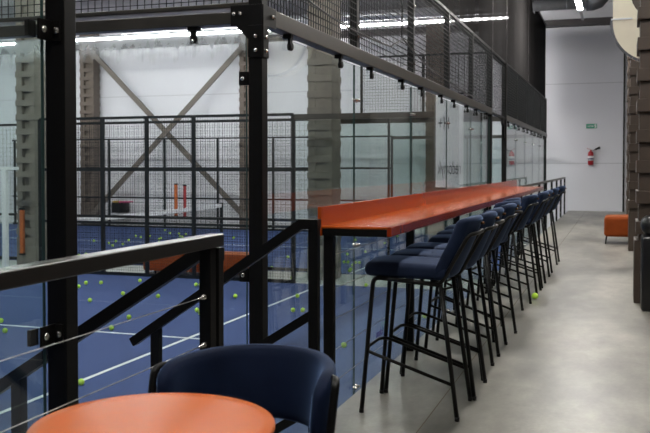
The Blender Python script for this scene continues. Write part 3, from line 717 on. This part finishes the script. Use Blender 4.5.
# (x, y, label); the ball lying on the platform first
G_FAR = 'balls on the far court'
near_balls = [
 (-7.45, 11.2, 'tennis ball left of centre on blue turf, above the handrail slope'),
]
BALLS = [
 (-0.806, 9.003, 0.000, 'tennis ball alone on the concrete floor beside the bar stool legs', None),
 (-12.003, 17.429, -0.770, 'tennis ball far court, touching the tall left post above the flat handrail', None),
 (-11.982, 17.681, -0.770, 'tennis ball far court, second from the tall left post just above the flat handrail', None),
 (-13.926, 20.938, -0.770, 'tennis ball far court, alone below the white net tape near the left fence post', None),
 (-13.106, 20.414, -0.770, 'tennis ball among many on the far blue court, left of the corner post', 'far court balls left of the corner post'),
 (-12.604, 19.801, -0.770, 'tennis ball among many on the far blue court, left of the corner post', 'far court balls left of the corner post'),
 (-13.272, 21.023, -0.770, 'tennis ball among many on the far blue court, left of the corner post', 'far court balls left of the corner post'),
 (-12.583, 20.272, -0.770, 'tennis ball among many on the far blue court, left of the corner post', 'far court balls left of the corner post'),
 (-13.114, 21.422, -0.770, 'tennis ball among many on the far blue court, left of the corner post', 'far court balls left of the corner post'),
 (-13.664, 22.717, -0.770, 'tennis ball among many on the far blue court, left of the corner post', 'far court balls left of the corner post'),
 (-13.324, 22.446, -0.770, 'tennis ball among many on the far blue court, left of the corner post', 'far court balls left of the corner post'),
 (-13.260, 22.854, -0.770, 'tennis ball among many on the far blue court, left of the corner post', 'far court balls left of the corner post'),
 (-12.471, 21.995, -0.770, 'tennis ball among many on the far blue court, left of the corner post', 'far court balls left of the corner post'),
 (-12.595, 22.318, -0.770, 'tennis ball among many on the far blue court, left of the corner post', 'far court balls left of the corner post'),
 (-11.900, 20.986, -0.770, 'tennis ball among many on the far blue court, left of the corner post', 'far court balls left of the corner post'),
 (-13.265, 24.079, -0.770, 'tennis ball among many on the far blue court, left of the corner post', 'far court balls left of the corner post'),
 (-14.042, 25.158, -0.770, 'tennis ball among many on the far blue court, left of the corner post', 'far court balls left of the corner post'),
 (-11.727, 19.363, -0.770, 'tennis ball far court, resting just above the flat handrail near the mid fence post', None),
 (-9.031, 13.320, -0.770, 'tennis ball before the far mesh fence, left of a level neighbour, by the tall post', None),
 (-8.792, 13.429, -0.770, 'tennis ball before the far mesh fence, right of a level neighbour, above the sloping handrail', None),
 (-8.873, 12.868, -0.770, 'tennis ball half hidden by the tall left post just under the flat handrail', None),
 (-7.703, 12.401, -0.770, 'tennis ball peeking out above the nearer sloping stair handrail', None),
 (-7.010, 12.323, -0.770, 'tennis ball alone on blue turf between the two sloping handrails, below the orange bench', None),
 (-7.804, 11.614, -0.770, 'tennis ball on near blue turf just above the nearer sloping handrail, beside the tall post', None),
 (-8.273, 13.893, -0.770, 'tennis ball touching the lower left end of the orange bench behind the fence', None),
 (-12.903, 23.990, -0.770, 'tennis ball among many on the far blue court, left of the corner post', 'far court balls left of the corner post'),
 (-12.413, 23.141, -0.770, 'tennis ball among many on the far blue court, left of the corner post', 'far court balls left of the corner post'),
 (-12.604, 23.882, -0.770, 'tennis ball among many on the far blue court, left of the corner post', 'far court balls left of the corner post'),
 (-12.190, 22.871, -0.770, 'tennis ball among many on the far blue court, left of the corner post', 'far court balls left of the corner post'),
 (-11.794, 22.225, -0.770, 'tennis ball among many on the far blue court, left of the corner post', 'far court balls left of the corner post'),
 (-11.864, 22.058, -0.770, 'tennis ball among many on the far blue court, left of the corner post', 'far court balls left of the corner post'),
 (-10.655, 23.125, -0.770, 'tennis ball alone on the far court, left of the corner post, above the bench', None),
 (-7.058, 13.739, -0.770, 'tennis ball left one of a touching pair by the railing post under the orange bench', None),
 (-6.985, 13.770, -0.770, 'tennis ball right one of a touching pair by the railing post under the orange bench', None),
 (-5.833, 12.722, -0.770, 'tennis ball alone on blue turf left of the corner post, below the orange bench', None),
 (-6.205, 9.710, -0.770, 'tennis ball lying just behind the upper steel cable, nearest the T where white lines meet', None),
 (-6.413, 10.473, -0.770, 'tennis ball above the upper steel cable, behind another ball, left of the lower handrail', None),
 (-4.917, 7.157, -0.770, 'tennis ball on the white line at the tall left post, nearest the round table', None),
 (-5.792, 11.302, -0.770, 'tennis ball upper one of two beside the cable bolt of the railing post', None),
 (-5.625, 11.086, -0.770, 'tennis ball lower one of two, half hidden by the railing post above the lower handrail', None),
 (-6.750, 16.518, -0.770, 'tennis ball beyond the corner post, on the far court right of the handrail', None),
 (-7.198, 18.585, -0.770, 'tennis ball far court, small, right of the corner post and highest in that glass pane', None),
 (-5.827, 15.251, -0.782, 'tennis ball on the pale strip between the courts, right of the corner post', None),
 (-4.902, 13.072, -0.770, 'tennis ball touching the white line, right of the corner post', None),
 (-4.474, 11.749, -0.770, 'tennis ball below the white line right of the corner post, left of a level neighbour', None),
 (-4.340, 11.794, -0.770, 'tennis ball below the white line, half hidden by the farther stair handrail post', None),
 (-5.093, 16.550, -0.770, 'tennis ball just beyond the pale strip, beside the near counter leg', None),
 (-5.669, 18.005, -0.770, 'tennis ball among those on the far blue court, seen below the counter', 'far court balls seen under the counter'),
 (-5.585, 18.030, -0.770, 'tennis ball among those on the far blue court, seen below the counter', 'far court balls seen under the counter'),
 (-6.107, 19.673, -0.770, 'tennis ball among those on the far blue court, seen below the counter', 'far court balls seen under the counter'),
 (-7.052, 23.477, -0.770, 'tennis ball among those on the far blue court, seen below the counter', 'far court balls seen under the counter'),
 (-5.327, 17.515, -0.770, 'tennis ball among those on the far blue court, seen below the counter', 'far court balls seen under the counter'),
 (-5.404, 17.991, -0.770, 'tennis ball among those on the far blue court, seen below the counter', 'far court balls seen under the counter'),
 (-5.325, 18.02, -0.770, 'tennis ball among those on the far blue court, seen below the counter', 'far court balls seen under the counter'),
 (-5.154, 16.821, -0.770, 'tennis ball among those on the far blue court, seen below the counter', 'far court balls seen under the counter'),
 (-5.863, 20.367, -0.770, 'tennis ball far court, alone right of the glass joint below the counter end', None),
 (-7.103, 24.942, -0.770, 'tennis ball among those on the far blue court, seen below the counter', 'far court balls seen under the counter'),
 (-7.018, 24.970, -0.770, 'tennis ball among those on the far blue court, seen below the counter', 'far court balls seen under the counter'),
 (-6.027, 22.815, -0.770, 'tennis ball far court, just under the counter, above the nearest stool seat', None),
 (-6.270, 25.224, -0.770, 'tennis ball among those on the far blue court, seen below the counter', 'far court balls seen under the counter'),
 (-4.204, 14.639, -0.770, 'tennis ball on the pale strip between the courts, below the nearest stool seat', None),
 (-3.032, 9.632, -0.770, 'tennis ball on near blue turf behind the glass, left of the nearest stool front leg', None),
 (-7.375, 9.104, -0.770, 'tennis ball at the left edge behind clamped glass, lower of two, on the white line', None),
 (-7.905, 9.680, -0.770, 'tennis ball cut by the left picture edge, just above another ball behind glass', None),
 (-13.355, 16.550, -0.770, 'tennis ball far away at the left edge, beside the white entrance frame', None),
 (-2.554, 11.867, -0.770, 'tennis ball on near blue turf, glimpsed between the stool legs', None),
]
for i, (x, y, z, lab, grp) in enumerate(BALLS):
    o = ball if i == 0 else copy_tree(ball)
    o.location = (x, y, z); o.rotation_euler = (random.uniform(-0, 0), 0, random.uniform(0, 6)); o['label'] = lab
    if grp: o['group'] = grp
    elif 'group' in o: del o['group']

# ------------------------------------------------------------------ other things
# bench between the courts
gb = thing('bench', (-7.75, 15.45, CZ), 'long orange upholstered bench between the courts, behind the mesh fence', 'bench')
MB().rbox(-8.95, -6.55, 15.12, 15.72, CZ + .05, CZ + .43, .05, 4).build('seat_pad', 'ovelvet', gb)
for x in (-8.7, -6.8):
    for y in (15.2, 15.62): MB().lathe((x, y, CZ - .012), [(.02, 0), (.025, .08)], 10).build('leg', 'black', gb)
# ottoman by the right columns
ot = thing('ottoman', (.2, 16.1, 0), 'rust orange velvet ottoman on thin black legs beside the brown column', 'ottoman')
MB().rbox(-.255, .70, 15.74, 16.45, .13, .475, .06, 5, 2, lambda x, y, z: (x, y, z + (.012 if z > .4 else 0) * (1 - ((x - .2) / .5) ** 2))).build('seat_pad', 'ovelvet', ot)
for x in (-.21, .65):
    for y in (15.80, 16.40): MB().tube([(x, y, .14), (x - .02 * (1 if x < 0 else -1), y - .01, 0)], [.016, .009], 8).build('leg', 'tube', ot)
# black bin
bn = thing('rubbish_bin', (.42, 8.75, 0), 'black rounded-top bin at the right edge before the brown column', 'bin')
prof = []
MB().rbox(.195, .60, 8.55, 8.95, 0, .70, .03, 3).build('body', 'bin', bn)
MB().rbox(.19, .605, 8.545, 8.955, .70, .885, .085, 5).build('lid', 'bin', bn)
MB().box(.30, .5, 8.535, 8.55, .74, .81).build('flap', 'bin', bn)
# exit sign, extinguisher
es = thing('exit_sign', (-.82, WF - .02, 2.48), 'small green exit sign on the white far wall above the extinguisher', 'sign')
MB().rbox(-.975, -.665, WF - .02, WF - .001, 2.48, 2.61, .004, 1, smooth=False).build('sign_plate', 'green', es)
pm = MB()   # white running figure, door and arrow
pm.box(-.735, -.69, WF - .024, WF - .021, 2.497, 2.593)
fg = MB().box(-.722, -.714, WF - .027, WF - .024, 2.535, 2.565).lathe((-.716, WF - .024, 2.576), [(.008, 0), (.008, -.003)], 10, 'y').bar((-.718, WF - .0255, 2.538), (-.705, WF - .0255, 2.512), .003, .008, (1, 0, 0)).bar((-.718, WF - .0255, 2.538), (-.73, WF - .0255, 2.515), .003, .008, (1, 0, 0))
pm.box(-.93, -.81, WF - .024, WF - .021, 2.538, 2.552).prism([(-.80, 2.515), (-.765, 2.545), (-.80, 2.575)], 'y', WF - .024, WF - .021)
pm.build('pictogram', 'white', es)
fg.build('running_figure', 'green', es)
fe = thing('fire_extinguisher', (-.835, WF - .1, 1.38), 'red fire extinguisher with black hose mounted on the white far wall', 'fire extinguisher')
ex, ey = -.835, WF - .10
MB().lathe((ex, ey, 1.38), [(.06, 0), (.078, .01), (.08, .03), (.08, .34), (.07, .385), (.03, .415), (.025, .43)], 24).build('cylinder', 'red', fe)
MB().lathe((ex, ey, 1.38), [(.0812, .13), (.0812, .27)], 24).build('label_band', 'white', fe)
MB().lathe((ex, ey, 1.38), [(.0816, .17), (.0816, .20)], 24).build('label_print', 'navyprint', fe)
MB().box(ex - .02, ex + .02, ey - .03, ey + .03, 1.80, 1.84).bar((ex - .02, ey, 1.85), (ex - .11, ey - .03, 1.875), .02, .012).build('valve', 'red', fe)
MB().tube([(ex + .02, ey, 1.82), (ex + .08, ey - .03, 1.82), (ex + .13, ey - .05, 1.845)], .009, 8).tube([(ex + .12, ey - .05, 1.842), (ex + .27, ey - .06, 1.90)], [.022, .036], 12).build('hose_horn', 'black', fe)
MB().box(ex - .05, ex + .05, ey + .07, WF, 1.45, 1.7).build('bracket', 'black', fe)

# banner behind the glass, seen from its back: writing mirrored
bx, by = -2.72, 14.55
bnr = thing('banner', (bx, by, .99), 'tall white banner with mirrored dark script, seen through the glass', 'banner')
MB().box(bx - .235, bx + .235, by - .004, by + .004, .99, 2.56).build('cloth', 'banner', bnr)
MB().box(bx - .245, bx + .245, by - .015, by + .015, 2.55, 2.58).build('hanging_rod', 'black', bnr)
L = bnr.location
def flat(x, z, sx, sz): return Matrix.Translation((x - L.x, by - .007 - L.y, z - L.z)) @ Matrix.Rotation(pi / 2, 4, 'X') @ Matrix.Diagonal((sx, sz, 1, 1))
mesh_text('redomyk', .16, 'ink', 'script', bnr, flat(bx, 1.31, -.68, 2.0))
mesh_text('H+', .19, 'ink', 'script', bnr, flat(bx - .10, 2.06, -.8, 1.6))

# foam guards on the far side, ball cart crate
def guard(x, y, z0, z1, mat, label, w=.1):
    t = thing('foam_guard', (x, y, z0), label, 'foam guard')
    MB().rbox(x - w / 2, x + w / 2, y - .06, y + .02, z0 + .03, z1 - .04, .02, 3).build('pad', mat, t)
    for a, b in ((z0, z0 + .035), (z1 - .045, z1)): MB().box(x - w / 2 - .004, x + w / 2 + .004, y - .064, y + .024, a, b).build('end_cap', 'black', t)
guard(-14.25, 26.32, -.36, .76, 'foam', 'orange upright foam guard on the far mesh fence, left of the red one', .10)
guard(-13.92, 26.32, -.43, .72, 'redfoam', 'dark red upright foam guard on the far mesh fence', .10)
guard(-11.90, 15.28, -.52, .47, 'foam', 'orange foam guard strapped to the tan column at the left edge', .09)
ct = thing('ball_crate', (-16.85, 26.9, -.30), 'black crate with colourful packets standing before the far wall', 'crate')
MB().rbox(-16.98, -16.5, 26.6, 27.05, CZ + .47, .06, .02, 2).build('box', 'black', ct)
MB().box(-16.95, -16.75, 26.65, 26.95, .06, .12).build('packet', 'yellow', ct)
MB().box(-16.7, -16.3, 26.65, 26.95, .06, .11).build('packet', 'pink', ct)
ct.location.z = CZ
for c in ct.children: c.location.z = 0
for c in ct.children:
    for v in c.data.vertices: v.co.z += (-.30 - CZ)
    c.location.z = 0
# white frame of the court entrance, seen through the left glass
wf = thing('entrance_frame', (-12.7, 14.62, CZ), 'white metal entrance frame at the far left, seen through glass', 'frame')
MB().box(-11.86, -11.76, 14.58, 14.66, CZ, 1.27).build('upright', 'white', wf)
MB().box(-13.8, -13.68, 14.58, 14.66, CZ, 1.27).build('upright', 'white', wf)
MB().box(-13.8, -11.5, 14.58, 14.66, 1.27, 1.33).build('lintel', 'white', wf)
# printed stickers low on the glass behind the stools
sk = thing('glass_sticker', (GX + .055, 7.32, .0), 'lime and navy sticker low on the glass behind the nearest stools', 'sticker')
gx = GX + .0525
MB().box(gx - .0005, gx + .001, 7.56, 7.60, -.17, -.05).build('lime_stripe', 'lime', sk)
sl = sk.location
mesh_text('padel', .11, 'navyprint', 'lettering', sk, Matrix.Translation((gx - sl.x, 7.40 - sl.y, -.12 - sl.z)) @ Matrix.Rotation(pi / 2, 4, 'Z') @ Matrix.Rotation(pi / 2, 4, 'X'))

# ------------------------------------------------------------------ ducts and lamps
dk = thing('round_duct', (-4, 22.6, 5.25), 'round galvanised duct running under the dark ceiling', 'duct')
MB().lathe((-14, 22.6, 5.38), [(.13, 0), (.13, 13.2)], 24, 'x').build('pipe', 'galv', dk)
for k in range(13): MB().lathe((-13.3 + 1.0 * k, 22.6, 5.38), [(.134, 0), (.137, .015), (.134, .03)], 24, 'x').build('joint_ring', 'galv', dk)
MB().tube([(-.82, 22.6, 5.38), (-.68, 22.6, 5.38), (-.55, 22.6, 5.42), (-.44, 22.6, 5.54), (-.42, 22.6, 5.72), (-.42, 22.6, 6.29)], .19, 20).build('elbow', pbr('dark_galvanised', (.16, .17, .19), .4, metal=.6), dk)
# rectangular duct turning to the right above the bin
sd = thing('square_duct', (.25, 11.2, 2.8), 'cream sheet metal duct with rounded elbow at the upper right', 'duct')
y0, y1 = 10.7, 11.05
w0x, w1x = -.09, .19
w0x = -.094; RO = .46; zj = 3.045
cx, cz = w0x + RO, zj - .03
ol = [(w0x, 4.2), (w0x, zj)]
for k in range(13):
    a = pi + (pi / 2) * k / 12; ol.append((cx + RO * math.cos(a), cz + RO * math.sin(a)))
ol += [(.78, cz - RO), (.78, 3.04)]
for k in range(9):
    a = -pi / 2 - (pi / 2) * k / 8; ol.append((.40 + .30 * math.cos(a), 3.34 + .30 * math.sin(a)))
ol += [(.10, 4.2)]
MB().prism(ol, 'y', y0, y1).build('elbow', 'duct', sd)
rim = ol[1:16]; rm = MB()
for (xa, za), (xb, zb) in zip(rim[:-1], rim[1:]): rm.bar((xa, y0 + .02, za), (xb, y0 + .02, zb), .06, .016, (0, 1, 0))
rm.build('seam_rim', 'rim', sd)
MB().box(w0x - .02, .12, y0 - .01, y1 + .01, zj, zj + .016).build('flange', 'galv', sd)
MB().box(w0x, .10, y0, y1, 4.2, 6.29).build('riser', 'duct', sd)

def led_row(x0, x1, y, z, label, axis='x', group=None, lm='led'):
    if axis == 'x':
        t = thing('linear_lamp', ((x0 + x1) / 2, y, z), label, 'lamp', group)
        MB().box(x0, x1, y - .035, y + .035, z + .055, z + .12).build('housing', 'housing', t)
        MB().rbox(x0 + .01, x1 - .01, y - .04, y + .04, z, z + .06, .012, 2).build('diffuser', lm, t)
        for x in (x0 + .3, x1 - .3): MB().box(x - .008, x + .008, y - .008, y + .008, z + .12, 6.3).build('hanger', 'housing', t)
    else:
        t = thing('linear_lamp', (y, (x0 + x1) / 2, z), label, 'lamp', group)
        MB().box(y - .06, y + .06, x0, x1, z + .05, z + .12).build('housing', 'housing', t)
        MB().rbox(y - .05, y + .05, x0 + .01, x1 - .01, z, z + .05, .012, 2).build('diffuser', lm, t)
        for x in (x0 + .3, x1 - .3): MB().box(y - .008, y + .008, x - .008, x + .008, z + .12, 6.3).build('hanger', 'housing', t)
    return t
led_row(-24, -9.3, 22.9, 5.17, 'long bright linear lamp over the far court, left of the grey-tan column', lm='ledfar')
led_row(-7.5, -2.75, 22.9, 5.15, 'bright linear lamp seen through the mesh above the counter', lm='ledfar')
led_row(-20, -3.2, 17.0, 5.75, 'ceiling linear lamp between the far and near courts')
led_row(-20, -3.2, 10.3, 5.75, 'ceiling linear lamp over the nearest court')
led_row(-16, -3.2, 3.2, 5.75, 'ceiling linear lamp above the stairs')
LA = ['short linear lamp hanging in the aisle before the round duct', 'aisle lamp above the ottoman', 'aisle lamp by the cream duct', 'aisle lamp above the nearest stools', 'aisle lamp above the round table']
for k, (a, b) in enumerate(((18.9, 20.5), (14.9, 16.5), (10.0, 11.6), (5.2, 6.8), (.1, 1.3))):
    t = led_row(a, b, -.35 if k else -.885, 5.3 if k else 4.86, LA[k], 'y', lm='ledaisle')
    if k == 0: MB().box(-.91, -.86, 20.5, 22.0, 4.87, 4.93).build('unlit_end', 'housing', t)

# ------------------------------------------------------------------ world and render look
w = bpy.data.worlds.new('world'); SC.world = w; w.use_nodes = True
bg = w.node_tree.nodes['Background']; bg.inputs['Color'].default_value = (.80, .88, 1.0, 1); bg.inputs['Strength'].default_value = .03
SC.view_settings.view_transform = 'Standard'; SC.view_settings.look = 'None'; SC.view_settings.gamma = 1.0
SC.view_settings.use_curve_mapping = False; SC.view_settings.exposure = 1.35
SC.cycles.transparent_max_bounces = 40; SC.cycles.max_bounces = 10; SC.cycles.diffuse_bounces = 4; SC.cycles.glossy_bounces = 5
SC.cycles.use_denoising = True; SC.cycles.sample_clamp_indirect = 6.0
